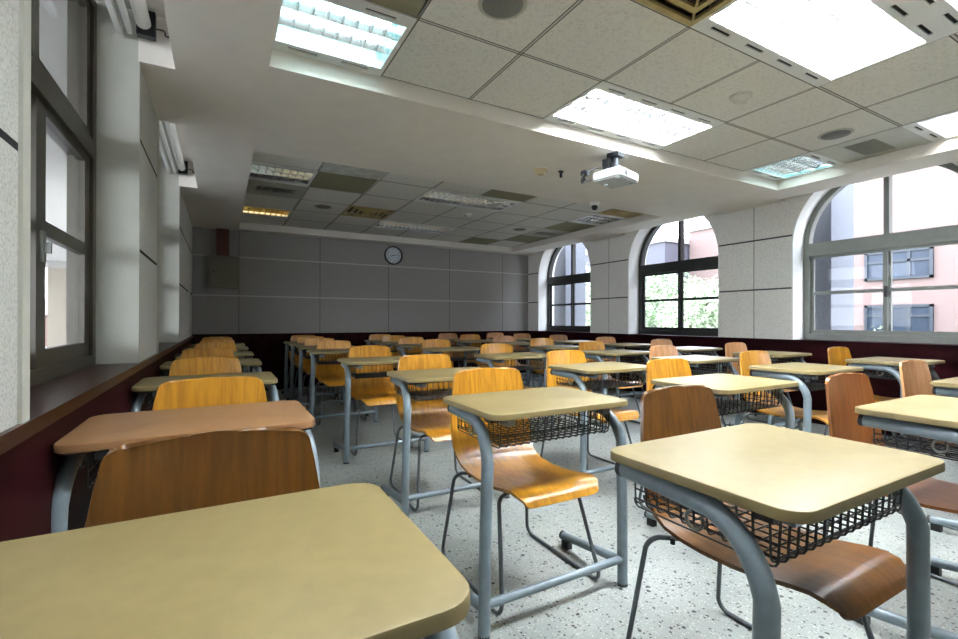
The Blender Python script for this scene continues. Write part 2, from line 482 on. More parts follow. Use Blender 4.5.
for x0, x1, y0, y1, zt in holes:
    quad(bm, (x0, y0, ZS), (x1, y0, ZS), (x1, y0, zt), (x0, y0, zt))
    quad(bm, (x0, y1, ZS), (x0, y1, zt), (x1, y1, zt), (x1, y1, ZS))
    if x0 > XL: quad(bm, (x0, y0, ZS), (x0, y0, zt), (x0, y1, zt), (x0, y1, ZS))
    if x1 < XR: quad(bm, (x1, y0, ZS), (x1, y1, ZS), (x1, y1, zt), (x1, y0, zt))
    if zt > ZT: quad(bm, (x0, y0, zt), (x0, y1, zt), (x1, y1, zt), (x1, y0, zt))
box(bm, XL - .3, XR + .4, YF - .2, YB + .2, 2.88, 2.98)
me_c = finish('ceiling', bm, 'plaster'); struct(me_c)

# what sits in which tile: (recess, k, j, kind); j counts from the far edge of each recess towards the camera
def cell(rec, k, j):
    y1 = (NY1 if rec == 'n' else FY1) - .6 * j
    return RX0 + .6 * k, RX0 + .6 * (k + 1), y1 - .6, y1
LIGHTS = [('n', 0, 0, 1, 'dim', 'square lit louvre light set in the near left corner of the ceiling recess'),
          ('n', 3, 0, 2, 'mid', 'long lit louvre light in the near recess, beside the projector'),
          ('n', 3, 2, 2, 'on', 'largest and brightest lit louvre light, nearest at upper right'),
          ('n', 3, 3, 2, 'mid', 'lit louvre light cut off by the top right corner of the picture'),
          ('n', 0, 3, 2, 'mid', 'added unseen lit louvre light over the nearest desk, above the upper left edge of the view'),  # unseen fixture added to brighten the nearest desk
          ('n', 7, 0, 1, 'dim', 'small square lit light in the far right corner of the near recess'),
          ('n', 7, 2, 1, 'mid', 'square lit light above the right window, beside the slotted vent'),
          ('f', 0, 4, 1, 'off', 'dark unlit square louvre light at the left edge of the far recess'),
          ('f', 0, 1, 1, 'warm', 'small louvre light with an amber glow in the far recess'),
          ('f', 3, 4, 2, 'off', 'unlit long louvre light, nearer of the two in the middle of the far recess'),
          ('f', 3, 1, 2, 'off', 'unlit long louvre light above the clock, farther of the two in the far recess'),
          ('f', 7, 4, 1, 'off', 'unlit striped light by the right edge of the far recess')]
VENTS = [('n', 7, 1, 'slotted metal air vent between two square lights in the near recess'),
         ('f', 0, 3, 'dull slotted air vent between the dark and the amber light'),
         ('f', 7, 2, 'slotted air vent at the right edge of the far recess')]
DIFF = [('n', 2, 2, 'yellowed square air diffuser beside the brightest light'),
        ('f', 2, 2, 'yellowed square air diffuser left of the far long lights'),
        ('f', 7, 5, 'yellowed square air diffuser at the right corner of the far recess')]
OLIVE = [('n', 0, 1, 'olive stained ceiling tile next to the square lit light', 'olive'),
         ('f', 1, 4, 'large olive stained ceiling tile near the left of the far recess', 'olive'),
         ('f', 1, 5, 'pale blotched ceiling tile at the near edge of the far recess', 'pale'),
         ('f', 4, 5, 'olive stained ceiling tile in front of the nearer long unlit light', 'olive'),
         ('f', 6, 0, 'olive stained ceiling tile by the back wall in the far recess', 'olive'),
         ('f', 7, 1, 'olive stained ceiling tile in the back right corner of the far recess', 'olive'),
         ('f', 7, 3, 'olive stained ceiling tile between striped light and slotted vent', 'olive')]
used = set()
for l in LIGHTS:
    for q in range(l[3]): used.add((l[0], l[1] + q, l[2]))
for v in VENTS: used.add(v[:3])
for v in DIFF: used.add(v[:3])
for v in OLIVE: used.add(v[:3])
bm = bmesh.new()
for rec, nj in (('n', 5), ('f', 6)):
    for k in range(8):
        for j in range(nj):
            if (rec, k, j) in used: continue
            x0, x1, y0, y1 = cell(rec, k, j)
            quad(bm, (x0, y0, ZT), (x0, y1, ZT), (x1, y1, ZT), (x1, y0, ZT))
struct(finish('ceiling_tiles', bm, 'tile'))

# ------------------------------------------------------------------ ceiling fittings
def make_light(n, mode):
    """louvred fluorescent troffer, n tiles long, origin at its low corner, opening down"""
    r = empty('ceiling_light'); L = .6 * n; d = .085
    bx0, bx1, by0, by1 = .022, L - .022, .085, .515
    if mode == 'big': by0, by1 = .07, .53
    bm = bmesh.new(); z0, z1 = -.004, .004
    # flat rim: end strips and the two long strips, whose slots are cut through
    box(bm, 0, bx0, 0, .6, z0, z1); box(bm, bx1, L, 0, .6, z0, z1)
    ns = 2 * n; pitch = (bx1 - bx0) / ns; sl = .15; sw = .02
    for (ya, yb, yc) in ((0, by0, by0 * .56), (by1, .6, .6 - (.6 - by1) * .56)):
        box(bm, bx0, bx1, ya, yc - sw / 2, z0, z1); box(bm, bx0, bx1, yc + sw / 2, yb, z0, z1)
        x = bx0
        for s in range(ns):
            c = bx0 + pitch * (s + .5)
            box(bm, x, c - sl / 2, yc - sw / 2, yc + sw / 2, z0, z1); x = c + sl / 2
        box(bm, x, bx1, yc - sw / 2, yc + sw / 2, z0, z1)
    finish('rim', bm, 'metal_white', r)
    B('slot_box', (.002, L - .002, .002, by0 - .002, .006, d), 'vent_dark', r); B('slot_box', (.002, L - .002, by1 + .002, .598, .006, d), 'vent_dark', r)
    # reflector tray, open at the bottom
    bm = bmesh.new()
    quad(bm, (bx0, by0, d), (bx1, by0, d), (bx1, by1, d), (bx0, by1, d))
    quad(bm, (bx0, by0, 0), (bx0, by0, d), (bx0, by1, d), (bx0, by1, 0)); quad(bm, (bx1, by0, 0), (bx1, by1, 0), (bx1, by1, d), (bx1, by0, d))
    quad(bm, (bx0, by0, 0), (bx1, by0, 0), (bx1, by0, d), (bx0, by0, d)); quad(bm, (bx0, by1, 0), (bx0, by1, d), (bx1, by1, d), (bx1, by1, 0))
    finish('reflector', bm, {'warm': 'reflector', 'off': 'reflector', 'dim': 'tray_dim'}.get(mode, 'tray_on'), r)
    tm = {'mid': 'tube_mid', 'on': 'tube_on', 'dim': 'tube_dim', 'off': 'tube_off', 'warm': 'tube_warm'}[mode]
    w = (by1 - by0) / 3
    for q in range(3):
        yc = by0 + w * (q + .5)
        T('tube', [(bx0 + .01, yc, .062), (bx1 - .01, yc, .062)], .013, tm if mode != 'warm' or q == 1 else 'tube_off', r, 8)
    # parabolic louvre: two long blades and many short ones
    bm = bmesh.new(); nc = 8 * n; zl, zh = .003, .036
    for q in range(1, 3):
        yc = by0 + w * q; v = [bm.verts.new(p) for p in ((bx0, yc - .001, zl), (bx1, yc - .001, zl), (bx1, yc + .001, zl), (bx0, yc + .001, zl), (bx0, yc - .013, zh), (bx1, yc - .013, zh), (bx1, yc + .013, zh), (bx0, yc + .013, zh))]
        for f in ((0, 3, 2, 1), (4, 5, 6, 7), (0, 1, 5, 4), (2, 3, 7, 6)): bm.faces.new([v[i] for i in f])
    for s_ in range(1, nc):
        xc = bx0 + (bx1 - bx0) * s_ / nc
        for q in range(3):
            ya, yb = by0 + w * q, by0 + w * (q + 1); ym = (ya + yb) / 2
            for (p0, p1) in ((ya, ym), (ym, yb)):
                za, zb = (zl, zl + .009) if p0 == ya else (zl + .009, zl)
                v = [bm.verts.new(p) for p in ((xc - .001, p0, za), (xc + .001, p0, za), (xc + .001, p1, zb), (xc - .001, p1, zb), (xc - .009, p0, zh), (xc + .009, p0, zh), (xc + .009, p1, zh), (xc - .009, p1, zh))]
                for f in ((0, 3, 2, 1), (4, 5, 6, 7), (1, 2, 6, 5), (3, 0, 4, 7)): bm.faces.new([v[i] for i in f])
    finish('louvre', bm, 'amber_reflection' if mode == 'warm' else ('reflector' if mode == 'off' else 'louvre_metal'), r)
    return r
cache = {}
for rec, k, j, n, mode, lab in LIGHTS:
    x0, x1, y0, y1 = cell(rec, k, j)
    if (n, mode) in cache: r = copy_tree(cache[(n, mode)])
    else: r = make_light(n, mode); cache[(n, mode)] = r
    r.location = (x0, y0, ZT)
    tag(r, lab, 'ceiling light', 'louvre lights of the ceiling')

def make_vent(i):
    r = empty('ceiling_vent')
    bm = bmesh.new(); a, c0, c1 = .10, .20, .42
    for d in ((0, .6, 0, c0), (0, .6, c1, .6), (0, a, c0, c1), (.6 - a, .6, c0, c1)): box(bm, d[0], d[1], d[2], d[3], -.003, .006)
    finish('rim', bm, 'vent', r)
    B('duct', (a, .6 - a, c0, c1, .05, .07), 'vent_dark', r)
    bm = bmesh.new()
    for q in range(10):
        c = a + .012 + q * .04
        box(bm, c, c + .006, c0, c1, -.002, .022)
    finish('slats', bm, 'vent', r)
    return r
v0 = None
for i, (rec, k, j, lab) in enumerate(VENTS):
    r = make_vent(i) if v0 is None else copy_tree(v0); v0 = v0 or r
    x0, x1, y0, y1 = cell(rec, k, j); r.location = (x0, y0, ZT); tag(r, lab, 'vent', 'slotted vents of the ceiling')

def make_diffuser():
    r = empty('ceiling_diffuser')
    B('recess_plate', (0.004, .596, .004, .596, .05, .06), 'brass_dark', r)
    bm = bmesh.new()
    for q, a in enumerate((0, .075, .15, .215)):
        z = .0 - q * .004; w = .03; b = .6 - a
        for d in ((a, b, a, a + w), (a, b, b - w, b), (a, a + w, a + w, b - w), (b - w, b, a + w, b - w)):
            box(bm, *d, z - .003, z + .012)
    box(bm, .27, .33, .27, .33, -.016, .0)
    finish('rings', bm, 'brass', r)
    bm = bmesh.new()
    for sx, sy in ((1, 1), (1, -1)):
        c = .3
        sweep(bm, [(c - .29 * sx, c - .29 * sy, -.002), (c + .29 * sx, c + .29 * sy, -.002)], .006, 6)
    finish('cross_bars', bm, 'brass', r)
    return r
d0 = None
for rec, k, j, lab in DIFF:
    r = make_diffuser() if d0 is None else copy_tree(d0); d0 = d0 or r
    x0, x1, y0, y1 = cell(rec, k, j); r.location = (x0, y0, ZT); tag(r, lab, 'air diffuser', 'yellowed air diffusers')
for rec, k, j, lab, m in OLIVE:
    x0, x1, y0, y1 = cell(rec, k, j)
    bm = bmesh.new(); box(bm, .008, .592, .008, .592, .0, .012)
    o = finish('ceiling_tile', bm, m, loc=(x0, y0, ZT - .001)); tag(o, lab, 'ceiling tile', 'stained ceiling tiles')

def speaker(x, y, lab):
    r = empty('ceiling_speaker', (x, y, ZT))
    bm = bmesh.new(); disc(bm, (0, 0, -.006), .108, .006, r2=.115, seg=40); finish('rim', bm, 'vent', r, True)
    bm = bmesh.new(); disc(bm, (0, 0, -.012), .085, .008, r2=.098, seg=40); finish('grille', bm, 'grille', r, True)
    tag(r, lab, 'speaker', 'round ceiling speakers')
speaker(4.16, 1.80, 'round grey ceiling speaker near the slotted vent, right of centre')
speaker(1.12, 1.80, 'round grey ceiling speaker at the top edge of the picture')
speaker(1.12, 6.12, 'round ceiling speaker in the left part of the far recess')
speaker(4.13, 6.12, 'round ceiling speaker in the right part of the far recess')
def smoke(x, y, z, mat, lab, s=1.0):
    r = empty('smoke_detector', (x, y, z))
    bm = bmesh.new(); disc(bm, (0, 0, -.012 * s), .058 * s, .012 * s, seg=32); finish('base', bm, mat, r, True)
    bm = bmesh.new(); disc(bm, (0, 0, -.038 * s), .032 * s, .026 * s, r2=.047 * s, seg=32)
    finish('head', bm, mat, r, True)
    tag(r, lab, 'smoke detector')
smoke(2.92, 1.79, ZT, 'detector', 'round off-white smoke detector in the near recess between lights', 1.15)
smoke(2.92, 5.60, ZT, 'detector', 'round off-white smoke detector in the far recess', 1.15)
smoke(2.49, 3.36, ZS, 'ivory', 'yellowed detector base on the plaster beam left of the projector', 1.1)
r = empty('dome_camera', (3.73, 4.00, ZS)); tag(r, 'small white ceiling camera with a black dome behind the projector', 'camera')
bm = bmesh.new(); disc(bm, (0, 0, -.03), .045, .03, r2=.058, seg=28); finish('base', bm, 'metal_white', r, True)
bm = bmesh.new(); bmesh.ops.create_uvsphere(bm, u_segments=20, v_segments=12, radius=.035, matrix=Matrix.Translation((0, 0, -.05))); finish('dome', bm, 'black', r, True)
r = empty('ceiling_hook', (2.667, 3.291, ZS)); tag(r, 'short black hook hanging from the plaster beam beside the projector', 'hook')
T('stem', [(0, 0, 0), (0, 0, -.06)], .012, 'black', r, 8); bm = bmesh.new(); box(bm, -.02, .02, -.012, .012, -.016, 0); finish('plate', bm, 'black', r)

# projector hung under the beam
pr = empty('projector', (2.775, 2.735, 0), math.radians(15)); tag(pr, 'white projector hanging from the plaster beam on a dark bracket', 'projector')
bm = bmesh.new(); box(bm, -.15, .15, -.125, .125, 2.205, 2.285)
bmesh.ops.bevel(bm, geom=bm.edges[:], offset=.012, segments=3, affect='EDGES'); finish('body', bm, 'proj', pr, True)
bm = bmesh.new()
for q in range(9): box(bm, -.1525, -.1505, -.10 + q * .016, -.09 + q * .016, 2.222, 2.27)
finish('side_grille', bm, 'projgrey', pr)
bm = bmesh.new(); disc(bm, (.152, .05, 2.246), .026, .012, 'x', 24); finish('lens', bm, 'black', pr, True)
bm = bmesh.new(); disc(bm, (.149, .05, 2.246), .034, .006, 'x', 24); finish('lens_ring', bm, 'projgrey', pr, True)
bm = bmesh.new(); box(bm, -.075, -.04, -.1275, -.125, 2.225, 2.265); finish('sensor_window', bm, 'black', pr)
for (fx, fy) in ((-.10, -.08), (.10, -.08), (0, .09)):
    Dk('foot', (fx, fy, 2.197), .014, .010, 'projgrey', pr, seg=16)
bm = bmesh.new(); box(bm, -.05, .05, -.05, .05, 2.405, ZS); disc(bm, (0, 0, 2.30), .028, .11, seg=20)
box(bm, -.09, .09, -.012, .012, 2.292, 2.304); box(bm, -.012, .012, -.09, .09, 2.292, 2.304)
finish('bracket', bm, 'steel', pr)
bm = bmesh.new(); box(bm, -.052, .052, .02, .09, 2.315, 2.40); finish('cable_box', bm, 'steel', pr)
bm = bmesh.new()
for q in range(5):
    dx = .012 * q
    sweep(bm, fillet([(-.02, .05 + dx * .3, 2.34), (-.12, .10 + dx, 2.32), (-.20 - dx, .15, 2.27 - dx * .6), (-.20 - dx, .17, 2.215 - dx * .8), (-.14, .13 + dx * .5, 2.225)], .04), .0045, 6)
finish('cables', bm, 'black', pr, True)
bm = bmesh.new(); box(bm, -.235, -.185, .12, .18, 2.245, 2.29); bmesh.ops.bevel(bm, geom=bm.edges[:], offset=.008, segments=2, affect='EDGES'); finish('cable_plug', bm, 'steel', pr)

# ------------------------------------------------------------------ arched windows of the right wall
def arch_pts(c, r, n=24):
    return [(c + r * math.cos(PI * k / n), WSPR + r * math.sin(PI * k / n)) for k in range(n + 1)]
def arch_window(idx, c, frame_m):
    r = empty('window_%d' % idx, (XR + .255, c, SILL_R)); struct(r)
    z = lambda h: h - SILL_R
    bm = bmesh.new(); R0, w, x0, x1 = WR - .012, .055, -.035, .045
    # jambs, sill member, transom
    box(bm, x0, x1, -R0, -R0 + w, 0, z(WSPR)); box(bm, x0, x1, R0 - w, R0, 0, z(WSPR))
    box(bm, x0 - .02, x1, -R0 + w, R0 - w, 0, .065); box(bm, x0 - .015, x1, -R0 + w, R0 - w, z(1.815), z(1.955))
    n = 28
    for k in range(n):
        a, b = PI * k / n, PI * (k + 1) / n
        ps = []
        for xx in (x0, x1):
            for rad in (R0, R0 - w):
                for t in (a, b): ps.append((xx, rad * math.cos(t), z(WSPR) + rad * math.sin(t)))
        v = [bm.verts.new(p) for p in ps]
        for f in ((0, 1, 3, 2), (4, 6, 7, 5), (0, 4, 5, 1), (2, 3, 7, 6)): bm.faces.new([v[i] for i in f])
    finish('frame', bm, frame_m, r)
    B('arch_mullion', (x0, x1, -.022, .022, z(1.955), z(WSPR) + R0 - w * .5), frame_m, r)
    zb, zt, zm = .065, z(1.815), z(1.40)
    for side, xo in ((-1, -.018), (1, .012)):
        ya, yb = (-R0 + w, .028) if side < 0 else (-.028, R0 - w)
        bm = bmesh.new(); s = .034
        for d in ((ya, ya + s, zb, zt), (yb - s, yb, zb, zt), (ya + s, yb - s, zb, zb + .045), (ya + s, yb - s, zt - .03, zt), (ya + s, yb - s, zm - .018, zm + .018)):
            box(bm, xo - .013, xo + .013, d[0], d[1], d[2], d[3])
        sa = finish('sash', bm, frame_m, r)
        B('pane', (xo - .002, xo + .002, ya + s, yb - s, zb + .045, zt - .03), 'glass', sa)
    bm = bmesh.new(); pts = [(R0 - w) * 1.0]
    ring = [bm.verts.new((0.02, (R0 - w) * math.cos(PI * k / 28), z(1.955) + max(0, (R0 - w) * math.sin(PI * k / 28) + (WSPR - 1.955)))) for k in range(29)]
    bm.faces.new(ring)
    finish('arch_pane', bm, 'glass', r)
    bm = bmesh.new(); box(bm, -.052, -.032, -.012, .012, z(1.33), z(1.44)); finish('latch', bm, 'black', r)
for i, c in enumerate(WC): arch_window(i + 1, c, 'alu' if i >= 2 else 'frame_shaded')  # near frames lighter, far ones darker: light and shade painted into the colour

# ------------------------------------------------------------------ left windows
def left_window(idx, a, b):
    X = XL - .20; zt = 2.68
    r = empty('window_%d' % idx, (X, a, SILL_L)); struct(r)
    W = b - a; H = zt - SILL_L; z = lambda h: h - SILL_L
    bm = bmesh.new(); w = .062
    for d in ((0, w, 0, H), (W - w, W, 0, H), (w, W - w, 0, .05), (w, W - w, H - .05, H), (w, W - w, z(1.885), z(1.97))):
        box(bm, -.07, .03, *d)
    finish('frame', bm, 'bronze', r)
    zb, z1 = .05, z(1.885)
    for side, xo in ((0, -.045), (1, .0)):
        ya, yb = (w, W / 2 + .05) if side == 0 else (W / 2 - .01, W - w)
        bm = bmesh.new(); s = .085
        for d in ((ya, ya + (.10 if side else s), zb, z1), (yb - s, yb, zb, z1), (ya + s, yb - s, zb, zb + .065), (ya + s, yb - s, z1 - .04, z1), (ya + s, yb - s, z(1.40), z(1.455))):
            box(bm, xo - .015, xo + .015, *d)
        sa = finish('sash', bm, 'bronze', r)
        B('pane', (xo - .002, xo + .002, ya + s, yb - s, zb + .06, z1 - .04), 'glass', sa)
        if side:
            bm = bmesh.new(); box(bm, .016, .026, ya + .03, ya + .065, z(1.30), z(1.41)); box(bm, .026, .045, ya + .04, ya + .055, z(1.33), z(1.37))
            finish('handle', bm, 'alu', sa)
    zb, z1 = z(1.97), H - .05
    for side, xo in ((0, -.045), (1, .0)):
        ya, yb = (w, W / 2 + .04) if side == 0 else (W / 2 - .04, W - w)
        bm = bmesh.new(); s = .055
        for d in ((ya, ya + s, zb, z1), (yb - s, yb, zb, z1), (ya + s, yb - s, zb, zb + .05), (ya + s, yb - s, z1 - .04, z1)):
            box(bm, xo - .015, xo + .015, *d)
        sa = finish('upper_sash', bm, 'bronze', r)
        B('pane', (xo - .002, xo + .002, ya + s, yb - s, zb + .05, z1 - .04), 'glass', sa)
for i, (a, b) in enumerate(LWIN): left_window(5 + i, a, b)
# roller blinds and tracks inside the ceiling pockets
for i, (a, b) in enumerate(LWIN):
    r = empty('roller_blind', (XL, a, 2.55))
    tag(r, ['rolled up white blind with two rails in the ceiling pocket of the nearest left window', 'rolled up white blind in the ceiling pocket of the farther left window'][i], 'blind', 'rolled blinds above the left windows')
    L = b - a - .04
    T('roll', [(.03, .02, .06), (.03, L - .03, .06)], .033, 'metal_white', r, 16)
    bm = bmesh.new(); box(bm, -.085, -.06, .02, L, -.01, .03); finish('rail', bm, 'metal_white', r)
    bm = bmesh.new(); box(bm, -.04, -.02, .02, L, .0, .035); finish('rail', bm, 'metal_white', r)
    bm = bmesh.new(); box(bm, .0, .08, L - .03, L + .015, .0, .13); finish('bracket', bm, 'steel', r)
    T('hook', fillet([(.08, L, .06), (.12, L, .06), (.12, L, .03), (.14, L, .035)], .01), .004, 'black', r, 6)

# ------------------------------------------------------------------ back wall fittings
cl = empty('wall_clock', (2.64, YB, 2.238)); tag(cl, 'round wall clock with a black rim and pale blue face', 'clock')
bm = bmesh.new(); R = .165
n = 48
prof = [(R - .02, 0), (R, 0), (R, -.035), (R - .01, -.045), (R - .022, -.040), (R - .024, -.020)]
rings = [[bm.verts.new((q[0] * math.cos(2 * PI * k / n), q[1], q[0] * math.sin(2 * PI * k / n))) for k in range(n)] for q in prof]
for a, b in zip(rings, rings[1:]):
    for k in range(n): bm.faces.new((a[k], a[(k + 1) % n], b[(k + 1) % n], b[k]))
finish('rim', bm, 'black', cl, True)
Dk('face', (0, -.018, 0), R - .022, .012, 'clockface', cl, 'y', 48)
def text_mesh(name, s, size, mat, parent, loc, rot, ext=.001):
    cu = bpy.data.curves.new(name, 'FONT'); cu.body = s; cu.size = size; cu.align_x = 'CENTER'; cu.align_y = 'CENTER'; cu.extrude = ext
    o = bpy.data.objects.new('tmp', cu); C.objects.link(o)
    bpy.context.view_layer.update()
    me = bpy.data.meshes.new_from_object(o.evaluated_get(bpy.context.evaluated_depsgraph_get()))
    bpy.data.objects.remove(o)
    q = link(name, me, mat, parent, loc); q.rotation_euler = rot
    return q
for h in range(1, 13):
    a = PI / 2 - 2 * PI * h / 12
    text_mesh('numeral', str(h), .042, 'black', cl, (math.cos(a) * .112, -.020, math.sin(a) * .112), (PI / 2, 0, 0))
def hand(name, ang, ln, w):
    bm = bmesh.new(); d = Vector((math.sin(ang), 0, math.cos(ang))); p = Vector((math.cos(ang), 0, -math.sin(ang))) * w
    a0 = -d * .02; vs = []
    for y in (-.024, -.027):
        vs += [bm.verts.new(a0 - p + Vector((0, y, 0))), bm.verts.new(a0 + p + Vector((0, y, 0))), bm.verts.new(d * ln + p * .6 + Vector((0, y, 0))), bm.verts.new(d * ln - p * .6 + Vector((0, y, 0)))]
    for f in ((0, 1, 2, 3), (7, 6, 5, 4), (0, 4, 5, 1), (1, 5, 6, 2), (2, 6, 7, 3), (3, 7, 4, 0)): bm.faces.new([vs[i] for i in f])
    finish(name, bm, 'black', cl)
hand('minute_hand', math.radians(82), .105, .004); hand('hour_hand', math.radians(253), .075, .0055)

cb = empty('electrical_cabinet', (.02, YB, 1.56)); tag(cb, 'closed grey metal electrical cabinet high on the back wall at left', 'cabinet')
bm = bmesh.new(); box(bm, -.205, .205, -.11, 0, 0, .48); bmesh.ops.bevel(bm, geom=bm.edges[:], offset=.006, segments=2, affect='EDGES'); finish('body', bm, 'cabinet', cb)
bm = bmesh.new(); box(bm, -.165, .165, -.122, -.111, .035, .445); bmesh.ops.bevel(bm, geom=bm.edges[:], offset=.003, segments=1, affect='EDGES'); dd = finish('door', bm, 'cabinet', cb)
bm = bmesh.new(); disc(bm, (-.13, -.123, .24), .012, -.01, 'y', 16); finish('lock', bm, 'steel', dd)
o = B('cable_trunking', (-.08, .09, YB - .09, YB - .001, 2.041, ZS), 'trunk', bevel=.004); tag(o, 'dark rust-brown cable trunking from cabinet up to the ceiling', 'trunking')
sw = empty('wall_switch', (XL + .012, 6.9, 1.36)); tag(sw, 'small pale switch plate on the left wall near the far corner', 'switch')
B('plate', (0, .008, -.035, .035, 0, .12), 'detector', sw, .002); B('rocker', (.008, .012, -.015, .015, .035, .085), 'metal_white', sw)

# ------------------------------------------------------------------ the school desk
def rounded_rect(w, d, r, seg=6):
    pts = []
    for cx, cy, a0 in ((w / 2 - r, d - r, 0), (-w / 2 + r, d - r, PI / 2), (-w / 2 + r, r, PI), (w / 2 - r, r, 1.5 * PI)):
        for k in range(seg + 1):
            a = a0 + PI / 2 * k / seg; pts.append((cx + r * math.cos(a), cy + r * math.sin(a)))
    return pts
def make_desk(top_mat):
    """origin on the floor below the middle of the edge that faces away from the sitter; the sitter is at +Y"""
    r = empty('school_desk')
    W, D, zt, th = .645, .455, .772, .021
    bm = bmesh.new(); bv = .004; rr = .05
    lv = [(0, zt - th), (.0, zt - bv), (-bv * .3, zt - bv * .3), (-bv, zt)]
    rings = []
    for (o_, z) in lv:
        rings.append([bm.verts.new((x * (1 + 2 * o_ / W), (y - D / 2) * (1 + 2 * o_ / D) + D / 2, z)) for x, y in rounded_rect(W, D, rr)])
    for a, b in zip(rings, rings[1:]):
        n = len(a)
        for k in range(n): bm.faces.new((a[k], a[(k + 1) % n], b[(k + 1) % n], b[k]))
    bm.faces.new(rings[-1]); bm.faces.new(list(reversed(rings[0])))
    bm.faces.ensure_lookup_table()
    for f in bm.faces:
        if abs(f.normal.z) < .3: f.material_index = 1
    finish('desktop', bm, [top_mat, 'edge_shade_peach' if top_mat == 'desk_peach' else 'edge_shade'], r, True)
    zc = .721; xl = .329
    for s in (-1, 1):
        x = s * xl
        fr = T('side_frame', fillet([(x, .062, .006), (x - s * .004, .060, .35), (x - s * .016, .058, zc), (s * .268, .432, zc)], [0, .0, .125, 0], 12), .0215, 'paint', r, 14)
        Dk('end_cap', (s * .268, .430, zc), .0222, .014, 'black', fr, 'y', 16)
        Dk('foot_pad', (x, .062, 0), .0215, .012, 'black', fr, 'z', 16)
        ft = T('foot_tube', [(x, .075, .098), (x, .44, .050)], .0195, 'paint', r, 12)
        Dk('end_cap', (x, .438, .050), .0203, .012, 'black', ft, 'y', 16)
        B('rubber_pad', (x - .017, x + .017, .395, .435, 0, .036), 'black', ft, .003)
        B('top_rail', (s * .225 - .016, s * .225 + .016, .05, .42, .715, zt - th), 'paint', r, .003)
        B('bracket', tuple(sorted((s * .21, s * .312))) + (.05, .085, .736, zt - th - .0005), 'black', r)
        # bag hook bent from rod
        cx = s * (xl - .032)
        T('bag_hook', [(cx, .215 + .019 * math.cos(t), .680 - .019 * math.sin(t)) for t in [math.radians(a) for a in range(-60, 215, 18)]], .004, 'alu', r, 6)
    T('stretcher', [(-xl + .01, .06, .110), (xl - .01, .06, .110)], .0155, 'paint', r, 12)
    # wire book basket
    bm = bmesh.new(); x0, x1, y0, y1, zb, zz = -.258, .258, .072, .405, .636, .738; wr = .0025
    nx = 17
    for k in range(nx):
        x = x0 + (x1 - x0) * k / (nx - 1)
        sweep(bm, fillet([(x, y0 - .006, zz), (x, y0, zb), (x, y1, zb), (x, y1 + .004, zb + .018)], .012, 2), wr, 5, cap=False)
    ny = 11
    for k in range(ny):
        y = y0 + .012 + (y1 - y0 - .012) * k / (ny - 1)
        sweep(bm, fillet([(x0 - .004, y, zz), (x0, y, zb + .004), (x1, y, zb + .004), (x1 + .004, y, zz)], .012, 2), wr, 5, cap=False)
    for z in (.655, .678):
        sweep(bm, [(x0, y1, z), (x0, y0, z), (x1, y0, z), (x1, y1, z)], wr, 5, cap=False)
    sweep(bm, [(x0 - .004, y1, zz), (x0 - .004, y0 - .006, zz), (x1 + .004, y0 - .006, zz), (x1 + .004, y1, zz)], .003, 6)
    finish('wire_basket', bm, 'wire', r, True)
    return r

